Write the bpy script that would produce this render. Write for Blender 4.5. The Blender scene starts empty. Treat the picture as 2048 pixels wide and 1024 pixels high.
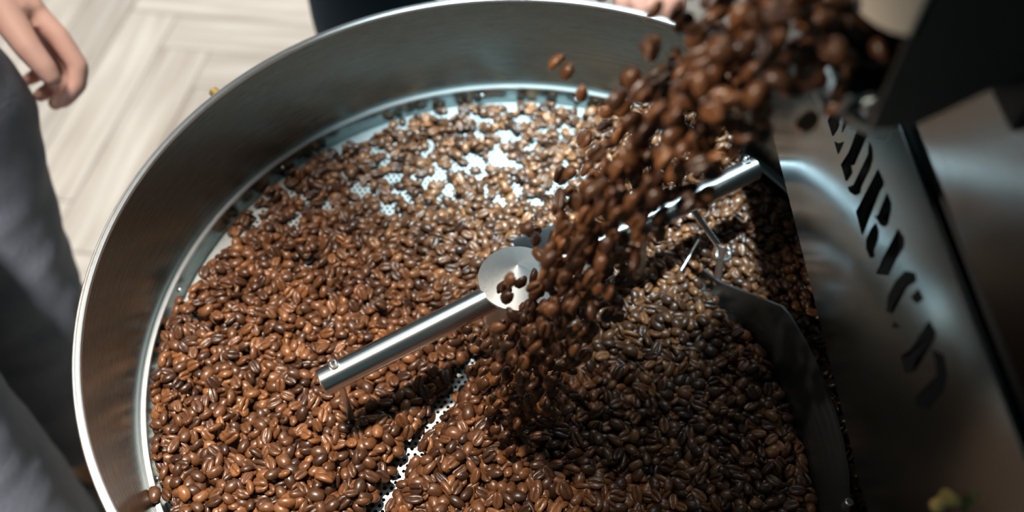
import bpy, bmesh, math, random
import numpy as np
from mathutils import Vector, Matrix, Euler

random.seed(7)
rng = np.random.default_rng(7)
PI = math.pi
sc = bpy.context.scene
col = sc.collection

# ------------------------------------------------------------------ camera, world, lights, exposure
cam_d = bpy.data.cameras.new('camera')
cam = bpy.data.objects.new('camera', cam_d)
col.objects.link(cam)
sc.camera = cam
cam_d.sensor_width = 36.0
cam_d.lens = 1705.06 / 2048 * 36.0
cam_d.clip_start = 0.01
cam.location = (-0.0042, -0.3780, 0.6085)
cam.rotation_euler = (math.radians(90 - 53.114), 0, 0)
cam.rotation_euler = (cam.rotation_euler.to_matrix() @ Matrix.Rotation(math.radians(0.33), 3, 'Z')).to_euler()
cam_d.dof.use_dof = True
cam_d.dof.focus_distance = 0.62
cam_d.dof.aperture_fstop = 3.0

world = bpy.data.worlds.new('room_air')
sc.world = world
world.use_nodes = True
wb = world.node_tree.nodes['Background']
wb.inputs[0].default_value = (0.50, 0.82, 0.88, 1)
wb.inputs[1].default_value = 0.085


def area(name, loc, target, size, power, color, size_y=None, spread=180):
    d = bpy.data.lights.new(name, 'AREA')
    d.energy = power
    d.color = color
    d.size = size
    d.spread = math.radians(spread)
    if size_y:
        d.shape = 'RECTANGLE'
        d.size_y = size_y
    o = bpy.data.objects.new(name, d)
    o.location = loc
    o.rotation_euler = (Vector(target) - Vector(loc)).to_track_quat('-Z', 'Y').to_euler()
    col.objects.link(o)
    return o


def spot(name, loc, target, cone, blend, power, color, radius):
    d = bpy.data.lights.new(name, 'SPOT')
    d.energy = power
    d.color = color
    d.spot_size = math.radians(cone)
    d.spot_blend = blend
    d.shadow_soft_size = radius
    o = bpy.data.objects.new(name, d)
    o.location = loc
    o.rotation_euler = (Vector(target) - Vector(loc)).to_track_quat('-Z', 'Y').to_euler()
    col.objects.link(o)
    return o


# warm track spot on the left, a cool one over the back of the machine, a lamp over the room's floor
spot('track_spot_warm', (-0.42, 0.02, 2.10), (-0.22, -0.125, 0.0), 17.5, 1.0, 450, (1.0, 0.90, 0.78), 0.07)
spot('track_spot_cool', (0.07, 0.27, 1.85), (0.085, 0.245, 0.0), 17, 0.9, 840, (0.66, 0.90, 1.0), 0.06)
spot('stream_fill_spot', (-1.20, -0.30, 1.20), (0.050, -0.09, 0.31), 11.5, 1.0, 135, (1.0, 0.86, 0.70), 0.03)  # unseen spot added to brighten the falling stream
spot('track_spot_room', (-0.62, 0.52, 2.20), (-0.95, 1.45, -0.75), 66, 0.8, 440, (1.0, 0.94, 0.87), 0.30)
spot('leg_fill_spot', (-0.45, -1.35, 1.60), (-0.64, 0.08, -0.33), 19, 1.0, 520, (0.95, 0.95, 0.97), 0.10)  # unseen spot added to light the left worker's trousers
area('glint_fill_panel', (0.50, 2.0, 2.25), (0.1, 0.1, 0.0), 2.2, 32, (0.80, 0.95, 1.0), 0.8)  # unseen panel added for glints on beans, ledge and arms

sc.view_settings.view_transform = 'Standard'
sc.view_settings.look = 'None'
sc.view_settings.exposure = 0.0
sc.view_settings.gamma = 1.0
sc.view_settings.use_curve_mapping = False


# ------------------------------------------------------------------ materials
def new_mat(name):
    m = bpy.data.materials.new(name)
    m.use_nodes = True
    nt = m.node_tree
    return m, nt, nt.nodes['Principled BSDF']


def N(nt, t, **kw):
    n = nt.nodes.new(t)
    for k, v in kw.items():
        setattr(n, k, v)
    return n


def steel(name, base, rough, scale=(3, 3, 200), bump=0.02, metallic=1.0, var=0.08, aniso=0.0):
    """brushed metal: fine streaks in object space vary roughness and relief"""
    m, nt, b = new_mat(name)
    tc = N(nt, 'ShaderNodeTexCoord')
    mp = N(nt, 'ShaderNodeMapping')
    mp.inputs['Scale'].default_value = scale
    nz = N(nt, 'ShaderNodeTexNoise')
    nz.inputs['Scale'].default_value = 6
    nz.inputs['Detail'].default_value = 4
    nt.links.new(tc.outputs['Object'], mp.inputs[0])
    nt.links.new(mp.outputs[0], nz.inputs['Vector'])
    mr = N(nt, 'ShaderNodeMapRange')
    mr.inputs[3].default_value = rough - var
    mr.inputs[4].default_value = rough + var
    nt.links.new(nz.outputs[0], mr.inputs[0])
    nt.links.new(mr.outputs[0], b.inputs['Roughness'])
    bp = N(nt, 'ShaderNodeBump')
    bp.inputs['Strength'].default_value = bump
    bp.inputs['Distance'].default_value = 0.001
    nt.links.new(nz.outputs[0], bp.inputs['Height'])
    nt.links.new(bp.outputs[0], b.inputs['Normal'])
    b.inputs['Base Color'].default_value = (*base, 1)
    b.inputs['Metallic'].default_value = metallic
    return m


def plain(name, base, rough, metallic=0.0, noise=0.12, scale=30, bump=0.1):
    m, nt, b = new_mat(name)
    tc = N(nt, 'ShaderNodeTexCoord')
    nz = N(nt, 'ShaderNodeTexNoise')
    nz.inputs['Scale'].default_value = scale
    nz.inputs['Detail'].default_value = 5
    nt.links.new(tc.outputs['Object'], nz.inputs['Vector'])
    mx = N(nt, 'ShaderNodeMix', data_type='RGBA')
    mx.inputs[6].default_value = (*[c * (1 - noise) for c in base], 1)
    mx.inputs[7].default_value = (*[min(1, c * (1 + noise)) for c in base], 1)
    nt.links.new(nz.outputs[0], mx.inputs[0])
    nt.links.new(mx.outputs[2], b.inputs['Base Color'])
    bp = N(nt, 'ShaderNodeBump')
    bp.inputs['Strength'].default_value = bump
    bp.inputs['Distance'].default_value = 0.002
    nt.links.new(nz.outputs[0], bp.inputs['Height'])
    nt.links.new(bp.outputs[0], b.inputs['Normal'])
    b.inputs['Roughness'].default_value = rough
    b.inputs['Metallic'].default_value = metallic
    return m


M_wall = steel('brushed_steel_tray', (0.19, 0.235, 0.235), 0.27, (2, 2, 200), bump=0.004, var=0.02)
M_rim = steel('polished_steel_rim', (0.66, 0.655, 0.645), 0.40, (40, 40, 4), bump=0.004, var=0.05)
M_floor = steel('perforated_steel', (0.54, 0.56, 0.55), 0.50, (60, 60, 60), var=0.06)
M_dark = plain('plenum_and_shade_black', (0.012, 0.013, 0.014), 0.7)  # plenum paint, reused where black stands for shade
M_arm = steel('turned_steel_arm', (0.86, 0.86, 0.86), 0.40, (60, 3, 3), bump=0.006, var=0.03)
M_arm.node_tree.nodes['Principled BSDF'].inputs['Anisotropic'].default_value = 0.9
_tv = N(M_arm.node_tree, 'ShaderNodeCombineXYZ')          # turned metal: highlights stretch along the arm
_tv.inputs[0].default_value, _tv.inputs[1].default_value = 0.853, 0.522
M_arm.node_tree.links.new(_tv.outputs[0], M_arm.node_tree.nodes['Principled BSDF'].inputs['Tangent'])
M_cone = steel('turned_steel_cone', (0.84, 0.84, 0.83), 0.46, (90, 90, 90), bump=0.01)
M_blade = steel('blade_steel', (0.20, 0.215, 0.225), 0.42, (4, 4, 80))
M_panel = steel('panel_steel', (0.25, 0.325, 0.35), 0.22, (300, 3, 300), bump=0.03, var=0.05)
M_face = steel('faceplate_steel', (0.12, 0.13, 0.13), 0.20, (200, 8, 200), bump=0.04, var=0.06)
M_letter = plain('black_letter_inlay', (0.004, 0.005, 0.006), 0.95)
M_letter.node_tree.nodes['Principled BSDF'].inputs['Specular IOR Level'].default_value = 0.05
M_body = plain('dark_roaster_paint', (0.010, 0.018, 0.020), 0.45)
M_hood_lit = steel('hood_steel_lit', (0.88, 0.77, 0.64), 0.50, (4, 40, 4), var=0.06, metallic=0.25)  # beige tone stands for warm room light on the left plate
M_hood_shaded = steel('hood_steel_shaded', (0.24, 0.21, 0.19), 0.42, (4, 40, 4))  # same hood steel, darkened for the sides turned from the light
M_brass = plain('brass', (0.90, 0.62, 0.20), 0.45, 0.2)
M_skin = plain('skin', (0.80, 0.46, 0.36), 0.5, noise=0.10, scale=18, bump=0.15)
M_skin_dark = plain('skin_darkened', (0.46, 0.20, 0.14), 0.5, noise=0.10, scale=18, bump=0.15)  # skin tone darkened to offset the strong cool spot
M_grey = plain('charcoal_trouser_cloth', (0.17, 0.175, 0.20), 0.9, noise=0.14, scale=120, bump=0.4)
M_navy = plain('navy_trouser_cloth', (0.010, 0.034, 0.060), 0.9, noise=0.2, scale=120, bump=0.3)
M_shirt = plain('grey_shirt_cloth', (0.22, 0.22, 0.23), 0.9, noise=0.1, scale=90, bump=0.3)
M_boot = plain('tan_boot_leather', (0.42, 0.24, 0.11), 0.55)
M_sole = plain('dark_rubber_sole', (0.03, 0.028, 0.026), 0.8)
M_grout = plain('floor_joint', (0.36, 0.32, 0.28), 0.9)


def plank_material():
    m, nt, b = new_mat('whitewashed_wood')
    tc = N(nt, 'ShaderNodeTexCoord')
    oi = N(nt, 'ShaderNodeObjectInfo')
    mp = N(nt, 'ShaderNodeMapping')
    mp.inputs['Scale'].default_value = (2.0, 26, 26)
    nt.links.new(tc.outputs['Object'], mp.inputs[0])
    ad = N(nt, 'ShaderNodeVectorMath', operation='ADD')
    nt.links.new(mp.outputs[0], ad.inputs[0])
    sc_ = N(nt, 'ShaderNodeVectorMath', operation='SCALE')
    sc_.inputs[0].default_value = (13, 7, 3)
    nt.links.new(oi.outputs['Random'], sc_.inputs['Scale'])
    nt.links.new(sc_.outputs[0], ad.inputs[1])
    nz = N(nt, 'ShaderNodeTexNoise')
    nz.inputs['Scale'].default_value = 1.6
    nz.inputs['Detail'].default_value = 6
    nt.links.new(ad.outputs[0], nz.inputs['Vector'])
    cr = N(nt, 'ShaderNodeValToRGB')
    cr.color_ramp.elements[0].position = 0.30
    cr.color_ramp.elements[0].color = (0.46, 0.40, 0.345, 1)
    cr.color_ramp.elements[1].position = 0.68
    cr.color_ramp.elements[1].color = (0.70, 0.65, 0.59, 1)
    nt.links.new(nz.outputs[0], cr.inputs[0])
    hv = N(nt, 'ShaderNodeHueSaturation')
    mr = N(nt, 'ShaderNodeMapRange')
    mr.inputs[3].default_value = 0.84
    mr.inputs[4].default_value = 1.08
    nt.links.new(oi.outputs['Random'], mr.inputs[0])
    nt.links.new(mr.outputs[0], hv.inputs['Value'])
    nt.links.new(cr.outputs[0], hv.inputs['Color'])
    nt.links.new(hv.outputs[0], b.inputs['Base Color'])
    b.inputs['Roughness'].default_value = 0.5
    return m


M_plank = plank_material()


def bean_material(name, use_attr):
    m, nt, b = new_mat(name)
    tc = N(nt, 'ShaderNodeTexCoord')
    if use_attr:
        at = N(nt, 'ShaderNodeAttribute', attribute_name='tint')
        t = at.outputs['Fac']
    else:
        oi = N(nt, 'ShaderNodeObjectInfo')
        t = oi.outputs['Random']
    cr = N(nt, 'ShaderNodeValToRGB')
    e = cr.color_ramp.elements
    e[0].position = 0.0
    e[0].color = (0.040, 0.016, 0.008, 1)
    e[1].position = 1.0
    e[1].color = (0.255, 0.102, 0.036, 1)
    k = e.new(0.45)
    k.color = (0.105, 0.041, 0.016, 1)
    k = e.new(0.85)
    k.color = (0.160, 0.062, 0.023, 1)
    nt.links.new(t, cr.inputs[0])
    nz = N(nt, 'ShaderNodeTexNoise')
    nz.inputs['Scale'].default_value = 420
    nz.inputs['Detail'].default_value = 3
    nt.links.new(tc.outputs['Object'], nz.inputs['Vector'])
    hv = N(nt, 'ShaderNodeHueSaturation')
    mr = N(nt, 'ShaderNodeMapRange')
    mr.inputs[1].default_value = 0.3
    mr.inputs[2].default_value = 0.7
    mr.inputs[3].default_value = 0.72
    mr.inputs[4].default_value = 1.22
    nt.links.new(nz.outputs[0], mr.inputs[0])
    nt.links.new(mr.outputs[0], hv.inputs['Value'])
    nt.links.new(cr.outputs[0], hv.inputs['Color'])
    nt.links.new(hv.outputs[0], b.inputs['Base Color'])
    bp = N(nt, 'ShaderNodeBump')
    bp.inputs['Strength'].default_value = 0.25
    bp.inputs['Distance'].default_value = 0.0004
    nt.links.new(nz.outputs[0], bp.inputs['Height'])
    nt.links.new(bp.outputs[0], b.inputs['Normal'])
    b.inputs['Roughness'].default_value = 0.36
    b.inputs['Specular IOR Level'].default_value = 0.55
    return m


M_bean = bean_material('roasted_bean', False)
M_bean_mass = bean_material('roasted_bean_mass', True)


# ------------------------------------------------------------------ helpers
def link(name, me, mat, parent=None, smooth=True):
    o = bpy.data.objects.new(name, me)
    col.objects.link(o)
    if mat is not None and not me.materials:
        me.materials.append(mat)
    if parent is not None:
        o.parent = parent
    if smooth:
        me.polygons.foreach_set('use_smooth', [True] * len(me.polygons))
    return o


def from_bm(name, bm, mat, parent=None, smooth=True, sharp=35):
    bmesh.ops.recalc_face_normals(bm, faces=bm.faces)
    me = bpy.data.meshes.new(name)
    bm.to_mesh(me)
    bm.free()
    o = link(name, me, mat, parent, smooth)
    if smooth and sharp:
        me.set_sharp_from_angle(angle=math.radians(sharp))
    return o


def empty(name, loc=(0, 0, 0)):
    o = bpy.data.objects.new(name, None)
    o.location = loc
    o.empty_display_size = 0.05
    col.objects.link(o)
    return o


def tag(o, label=None, cat=None, group=None, kind=None):
    if label:
        o['label'] = label
    if cat:
        o['category'] = cat
    if group:
        o['group'] = group
    if kind:
        o['kind'] = kind
    return o


def lathe(profile, seg=160, closed=False, bm=None):
    bm = bm or bmesh.new()
    rings = []
    for r, z in profile:
        rings.append([bm.verts.new((r * math.cos(2 * PI * i / seg), r * math.sin(2 * PI * i / seg), z)) for i in range(seg)])
    n = len(rings)
    for k in range(n if closed else n - 1):
        a, b = rings[k], rings[(k + 1) % n]
        for i in range(seg):
            j = (i + 1) % seg
            bm.faces.new((a[i], a[j], b[j], b[i]))
    return bm


def box(bm, x0, x1, y0, y1, z0, z1):
    v = [bm.verts.new((x, y, z)) for x in (x0, x1) for y in (y0, y1) for z in (z0, z1)]
    for f in ((0, 1, 3, 2), (4, 6, 7, 5), (0, 4, 5, 1), (2, 3, 7, 6), (0, 2, 6, 4), (1, 5, 7, 3)):
        bm.faces.new([v[i] for i in f])
    return bm


def tube(bm, p0, p1, r0, r1=None, seg=24, caps=True, chamfer=0.0):
    p0, p1 = Vector(p0), Vector(p1)
    r1 = r0 if r1 is None else r1
    d = (p1 - p0).normalized()
    a = d.orthogonal().normalized()
    b = d.cross(a)
    rows = [(p0, r0), (p1, r1)]
    if chamfer:
        L = (p1 - p0).length
        rows = [(p0, r0 - chamfer), (p0 + d * chamfer, r0), (p1 - d * chamfer, r1), (p1, r1 - chamfer)]
    rings = [[bm.verts.new(p + (a * math.cos(2 * PI * i / seg) + b * math.sin(2 * PI * i / seg)) * r) for i in range(seg)] for p, r in rows]
    for A, B in zip(rings, rings[1:]):
        for i in range(seg):
            j = (i + 1) % seg
            bm.faces.new((A[i], A[j], B[j], B[i]))
    if caps:
        bm.faces.new(rings[0][::-1])
        bm.faces.new(rings[-1])
    return bm


def path_tube(bm, pts, radii, seg=12, caps=True):
    """a round tube through pts"""
    pts = [Vector(p) for p in pts]
    if not hasattr(radii, '__len__'):
        radii = [radii] * len(pts)
    rings = []
    ref = None
    for i, p in enumerate(pts):
        t = (pts[min(i + 1, len(pts) - 1)] - pts[max(i - 1, 0)]).normalized()
        if ref is None:
            ref = t.orthogonal().normalized()
        ref = (ref - t * ref.dot(t)).normalized()
        b = t.cross(ref)
        rings.append([bm.verts.new(p + (ref * math.cos(2 * PI * k / seg) + b * math.sin(2 * PI * k / seg)) * radii[i]) for k in range(seg)])
    for A, B in zip(rings, rings[1:]):
        for i in range(seg):
            j = (i + 1) % seg
            bm.faces.new((A[i], A[j], B[j], B[i]))
    if caps:
        bm.faces.new(rings[0][::-1])
        bm.faces.new(rings[-1])
    return bm


def prism(bm, poly, to3d, thick):
    """poly: 2-D outline; to3d(u, v, w) -> 3-D; closed slab of the given thickness"""
    A = [bm.verts.new(to3d(u, v, 0)) for u, v in poly]
    B = [bm.verts.new(to3d(u, v, thick)) for u, v in poly]
    n = len(poly)
    bm.faces.new(A)
    bm.faces.new(B[::-1])
    for i in range(n):
        j = (i + 1) % n
        bm.faces.new((A[i], B[i], B[j], A[j]))
    return bm


def bevel(bm, w, seg=2):
    bmesh.ops.recalc_face_normals(bm, faces=bm.faces)
    es = [e for e in bm.edges if len(e.link_faces) == 2 and e.calc_face_angle(0) > 0.6]
    bmesh.ops.bevel(bm, geom=es, offset=w, segments=seg, affect='EDGES', profile=0.5, clamp_overlap=True)
    return bm


def ring_torus(bm, c, nrm, R, r, seg=28, sub=10):
    c, nrm = Vector(c), Vector(nrm).normalized()
    a = nrm.orthogonal().normalized()
    b = nrm.cross(a)
    rows = []
    for i in range(seg):
        t = 2 * PI * i / seg
        d = a * math.cos(t) + b * math.sin(t)
        rows.append([bm.verts.new(c + d * (R + r * math.cos(2 * PI * k / sub)) + nrm * r * math.sin(2 * PI * k / sub)) for k in range(sub)])
    for i in range(seg):
        A, B = rows[i], rows[(i + 1) % seg]
        for k in range(sub):
            l = (k + 1) % sub
            bm.faces.new((A[k], B[k], B[l], A[l]))
    return bm


# ------------------------------------------------------------------ the floor of the room
FZ = -0.75
bm = box(bmesh.new(), -2.4, 1.6, -1.4, 3.0, FZ - 0.05, FZ - 0.006)
floor = from_bm('floor', bm, M_grout, smooth=False)
tag(floor, kind='structure')
PW, PN = 0.125, 5
plank_me = {}
for d in (0, 1):
    lx, ly = (PW * PN, PW) if d == 0 else (PW, PW * PN)
    g = 0.0012
    bmp = box(bmesh.new(), g, lx - g, g, ly - g, -0.012, 0)
    bevel(bmp, 0.0016, 1)
    if d == 1:                                       # grain runs along local x
        bmesh.ops.rotate(bmp, verts=bmp.verts, cent=(0, 0, 0), matrix=Matrix.Rotation(-PI / 2, 3, 'Z'))
    bmesh.ops.recalc_face_normals(bmp, faces=bmp.faces)
    me = bpy.data.meshes.new('plank')
    bmp.to_mesh(me)
    bmp.free()
    me.materials.append(M_plank)
    plank_me[d] = me
rot = math.radians(-6.5)
R2 = Matrix.Rotation(rot, 2)
org = Vector((-0.756, 1.26 - PW))
for i in range(-26, 27):
    for j in range(-26, 27):
        s = (i + j) % (2 * PN)
        if s == 0:
            d = 0
        elif s == PN:
            d = 1
        else:
            continue
        c = org + R2 @ (Vector((i, j)) * PW)
        mid = org + R2 @ ((Vector((i, j)) + (Vector((PN / 2, .5)) if d == 0 else Vector((.5, PN / 2)))) * PW)
        if not (-2.1 < mid.x < 0.9 and -0.45 < mid.y < 2.5):
            continue
        o = bpy.data.objects.new('plank', plank_me[d])
        col.objects.link(o)
        o.location = (c.x, c.y, FZ)
        o.rotation_euler = (0, 0, rot + (PI / 2 if d == 1 else 0))
        o.parent = floor

# ------------------------------------------------------------------ the cooling tray
ZF = -0.0215           # perforated floor
RI, RW, RR, RO, ZR = 0.300, 0.3045, 0.3098, 0.3152, 0.1033
tray = empty('cooling_tray', (0, 0, 0))
tag(tray, 'round brushed steel cooling tray full of coffee beans under the stream', 'cooling tray')
# outer skirt and flaring inner wall, a closed sheet
bm = lathe([(RW, 0.0), (RW + 0.0004, 0.004), (RR - 0.0002, ZR - 0.0025), (RO - 0.0022, ZR - 0.0025), (RW + 0.004, 0.0), (RW + 0.004, -0.12), (RW + 0.001, -0.12), (RW + 0.001, -0.004)], 200, True)
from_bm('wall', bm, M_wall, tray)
# rim: two rounded bands with a groove between
bm = lathe([(RR - 0.0004, ZR - 0.003), (RR, ZR - 0.0006), (RR + 0.0008, ZR), (RR + 0.0022, ZR), (RR + 0.0026, ZR - 0.0010), (RR + 0.0030, ZR - 0.0010), (RR + 0.0034, ZR),
            (RO - 0.0008, ZR), (RO, ZR - 0.0008), (RO, ZR - 0.0055), (RO - 0.0020, ZR - 0.0055), (RO - 0.0022, ZR - 0.003)], 200, True)
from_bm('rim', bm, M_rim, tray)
# the ledge above the bean bed, with a fine groove against the wall
bm = lathe([(RI, -0.0005), (RI + 0.0005, 0.0), (RW - 0.0011, 0.0), (RW - 0.0008, -0.0010), (RW - 0.0002, -0.0010), (RW, 0.0002), (RW, -0.003), (RI, -0.003)], 200, True)
from_bm('ledge', bm, M_rim, tray)
bm = lathe([(RI, -0.002), (RI, ZF - 0.004), (RI + 0.0025, ZF - 0.004), (RI + 0.0025, -0.002)], 200, True)
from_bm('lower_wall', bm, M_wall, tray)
# perforated floor: real holes on a hexagonal grid
P = 0.0053
bmv, faces, cache = [], [], {}


def vert(x, y, z):
    k = (round(x * 1e6), round(y * 1e6))
    if k not in cache:
        cache[k] = len(bmv)
        bmv.append((x, y, z))
    return cache[k]


rows = int(0.30 / (P * math.sqrt(3) / 2)) + 1
for j in range(-rows, rows + 1):
    y = j * P * math.sqrt(3) / 2
    for i in range(-60, 61):
        x = i * P + (P / 2 if j % 2 else 0)
        r = math.hypot(x, y)
        if r > 0.2965:
            continue
        oc = [(x + P / math.sqrt(3) * math.cos(PI / 6 + k * PI / 3), y + P / math.sqrt(3) * math.sin(PI / 6 + k * PI / 3)) for k in range(6)]
        ov = [vert(a, b, ZF) for a, b in oc]
        if r > 0.287 or (x < -0.20 and abs(y - 0.075) < 0.030):      # blank margin and a blank seam strip
            faces.append(ov)
            continue
        hr = 0.0016
        iv = []
        for k in range(6):
            iv.append(len(bmv))
            bmv.append((x + hr * math.cos(PI / 6 + k * PI / 3), y + hr * math.sin(PI / 6 + k * PI / 3), ZF))
        for k in range(6):
            l = (k + 1) % 6
            faces.append([ov[k], ov[l], iv[l], iv[k]])
me = bpy.data.meshes.new('perforated_floor')
me.from_pydata(bmv, [], faces)
pf = link('perforated_floor', me, M_floor, tray, False)
tag(pf, kind='stuff')
bm = lathe([(0.288, ZF - 0.0006), (RI + 0.001, ZF - 0.0006), (RI + 0.001, ZF - 0.003), (0.288, ZF - 0.003)], 160, True)
from_bm('floor_ring', bm, M_floor, tray, False)
bm = lathe([(RI + 0.002, ZF - 0.004), (RI + 0.002, -0.16), (0.0001, -0.16)], 120)
from_bm('air_plenum', bm, M_dark, tray)
bm = lathe([(0.22, -0.12), (0.22, FZ + 0.02), (0.25, FZ + 0.02), (0.25, FZ), (0.0001, FZ)], 80)
from_bm('pedestal', bm, M_body, tray)
for k, a in enumerate((140, 171, 97, 78, 60, 205)):                    # small rivets round the lower wall
    a = math.radians(a)
    bm = bmesh.new()
    n = Vector((-math.cos(a), -math.sin(a), 0))
    p = Vector((math.cos(a) * RI, math.sin(a) * RI, -0.010))
    tube(bm, p - n * 0.001, p + n * 0.0012, 0.0026, 0.0020, 12)
    from_bm('rivet', bm, M_rim, tray)
bm = bmesh.new()                                                       # little brass catch on the outside
p = Vector((-0.300, 0.2425, 0.040)).normalized()
a = Vector((-0.297, 0.2405, 0.052))
tube(bm, a * 0.83, a * 0.980, 0.0045, 0.005, 16, chamfer=0.001)
from_bm('brass_catch', bm, M_brass, tray)

# ------------------------------------------------------------------ the stirrer: hub, arms, paddles, curved plough blade
stir = empty('stirrer', (0, 0, 0))
tag(stir, 'steel stirrer with coned hub, two round arms and curved blade in the tray', 'stirrer')
ZA = 0.068
bm = lathe([(0.0001, 0.0945), (0.0009, 0.0940), (0.0300, 0.0775), (0.0304, 0.0765), (0.0300, 0.0750), (0.0260, 0.0745), (0.0260, ZF + 0.001), (0.0001, ZF + 0.001)], 96)
from_bm('hub', bm, M_cone, stir, sharp=25)
AL = Vector((-0.1400, -0.0868, ZA))
AR = Vector((0.2035, 0.1235, ZA))
RA = 0.0102


def open_tube(p0, p1):
    """a steel tube with a rounded end and a bore"""
    bm = bmesh.new()
    d = (Vector(p1) - Vector(p0)).normalized()
    p1 = Vector(p1)
    rows = [(Vector(p0), RA), (p1 - d * 0.0012, RA), (p1 - d * 0.0003, RA - 0.0003), (p1, RA - 0.0012), (p1, 0.0001)]
    a = d.orthogonal().normalized()
    b = d.cross(a)
    rings = [[bm.verts.new(p + (a * math.cos(2 * PI * i / 40) + b * math.sin(2 * PI * i / 40)) * r) for i in range(40)] for p, r in rows]
    for A, B in zip(rings, rings[1:]):
        for i in range(40):
            j = (i + 1) % 40
            bm.faces.new((A[i], A[j], B[j], B[i]))
    return bm


dl = AL.normalized()
for e in (AL, AR):
    arm = from_bm('arm', open_tube(Vector((0, 0, ZA)) + (e - Vector((0, 0, ZA))).normalized() * 0.020, e), M_arm, stir, sharp=40)
dL = (AL - Vector((0, 0, ZA))).normalized()
dR = (AR - Vector((0, 0, ZA))).normalized()


def post(p, z0, z1, r=0.0026):
    bm = bmesh.new()
    tube(bm, (p.x, p.y, z0), (p.x, p.y, z1), r, seg=16, chamfer=0.0006)
    return from_bm('post', bm, M_arm, stir)


def screw(p, ax=(0, 0, 1), h=0.004):
    ax = Vector(ax).normalized()
    bm = bmesh.new()
    tube(bm, p, p + ax * h * 0.55, 0.0038, 0.0036, 20)
    tube(bm, p + ax * h * 0.55, p + ax * h * 1.6, 0.0024, 0.0022, 16, chamfer=0.0005)
    return from_bm('set_screw', bm, M_arm, stir)


pl = AL - dL * 0.013
post(pl, ZF + 0.003, ZA - 0.004)
screw(pl + Vector((-0.001, 0.002, RA * 0.92)), (-0.10, 0.15, 1))
screw(AR - dR * 0.008 + Vector((-0.002, 0.002, RA * 0.9)), (-0.2, 0.3, 1))


def paddle(c, yaw, w, h, lean, z0, mat=M_rim, t=0.0022, name='paddle'):
    bm = bmesh.new()
    box(bm, -w / 2, w / 2, -t / 2, t / 2, 0, h)
    bevel(bm, 0.0006, 2)
    bmesh.ops.rotate(bm, verts=bm.verts, cent=(0, 0, 0), matrix=Matrix.Rotation(lean, 3, 'X'))
    bmesh.ops.rotate(bm, verts=bm.verts, cent=(0, 0, 0), matrix=Matrix.Rotation(yaw, 3, 'Z'))
    bmesh.ops.translate(bm, verts=bm.verts, vec=(c[0], c[1], z0))
    return from_bm(name, bm, mat, stir)


yawL = math.atan2(dL.y, dL.x)
yawR = math.atan2(dR.y, dR.x)
paddle((pl.x, pl.y), yawL + 0.6, 0.040, 0.014, 0.15, ZF + 0.002, M_arm)
c = dR * 0.060
paddle((c.x, c.y), yawR - 0.5, 0.050, 0.040, -0.2, ZF + 0.002, M_arm)
c = dR * 0.118
paddle((c.x - 0.004, c.y + 0.012), yawR + 1.1, 0.014, 0.062, 0.35, 0.022, M_rim)
paddle((c.x + 0.006, c.y - 0.008), yawR + 0.3, 0.013, 0.050, -0.10, 0.004, M_rim)
c = dR * 0.080
paddle((c.x - 0.012, c.y + 0.030), yawR + 0.9, 0.040, 0.028, 0.4, 0.0, M_rim)
paddle((c.x - 0.045, c.y + 0.040), yawR - 0.1, 0.050, 0.022, -0.5, 0.002, M_blade)
c = dR * 0.175
paddle((c.x - 0.004, c.y - 0.012), yawR + 0.5, 0.040, 0.030, 0.3, ZF + 0.002, M_arm)
post(dR * 0.118 + Vector((0, 0, 0)), ZF + 0.003, ZA, 0.003)
# thin rod from the right arm to an eye bolt that carries the curved plough blade
eye = Vector((0.1775, 0.0640, 0.024))
bm = bmesh.new()
tube(bm, Vector((0.146, 0.086, ZA - 0.008)), eye + Vector((-0.004, 0.005, 0.004)), 0.0027, seg=16, chamfer=0.0005)
from_bm('stay_rod', bm, M_arm, stir)
bm = ring_torus(bmesh.new(), eye, (0.15, -0.35, 1), 0.0058, 0.0020)
from_bm('eye', bm, M_arm, stir)
bm = bmesh.new()
tube(bm, eye + Vector((-0.0015, 0.003, 0.008)), (0.1735, 0.0470, 0.002), 0.0034, seg=16, chamfer=0.0006)
from_bm('pin', bm, plain('rusty_pin', (0.20, 0.12, 0.09), 0.5, 0.6), stir)
# curved plough blade: (x, y) in plan with the height of its top edge
plan = [(0.163, 0.062, 0.004), (0.172, 0.046, 0.010), (0.1785, 0.036, 0.0165), (0.193, 0.011, 0.0375), (0.2055, -0.010, 0.0545), (0.2095, -0.018, 0.0555), (0.2175, -0.045, 0.0555), (0.2225, -0.072, 0.0555),
        (0.2255, -0.098, 0.0555), (0.2262, -0.122, 0.0555), (0.2245, -0.146, 0.0555), (0.2195, -0.170, 0.0555), (0.2130, -0.192, 0.0555), (0.2040, -0.212, 0.0555)]
bm = bmesh.new()
rowsb = []
T = 0.0022
for i, (x, y, zt) in enumerate(plan):
    x0, y0, _ = plan[max(i - 1, 0)]
    x1, y1, _ = plan[min(i + 1, len(plan) - 1)]
    t = Vector((x1 - x0, y1 - y0, 0)).normalized()
    n = Vector((-t.y, t.x, 0))
    p = Vector((x, y, 0))
    q = p - Vector((0.006, 0, 0)) * (1 if i > 3 else i / 4)
    rowsb.append([bm.verts.new(v) for v in ((q.x, q.y, ZF + 0.002), (p.x, p.y, zt), (p.x + n.x * T, p.y + n.y * T, zt), (q.x + n.x * T, q.y + n.y * T, ZF + 0.002))])
for A, B in zip(rowsb, rowsb[1:]):
    for k in range(4):
        l = (k + 1) % 4
        bm.faces.new((A[k], B[k], B[l], A[l]))
bm.faces.new(rowsb[0])
bm.faces.new(rowsb[-1][::-1])
from_bm('plough_blade', bm, M_blade, stir, sharp=30)
bm = bmesh.new()
tube(bm, (0.2205, -0.168, 0.050), (0.2205, -0.168, 0.060), 0.0028, seg=14, chamfer=0.0006)
from_bm('blade_bolt', bm, M_rim, stir)

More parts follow.
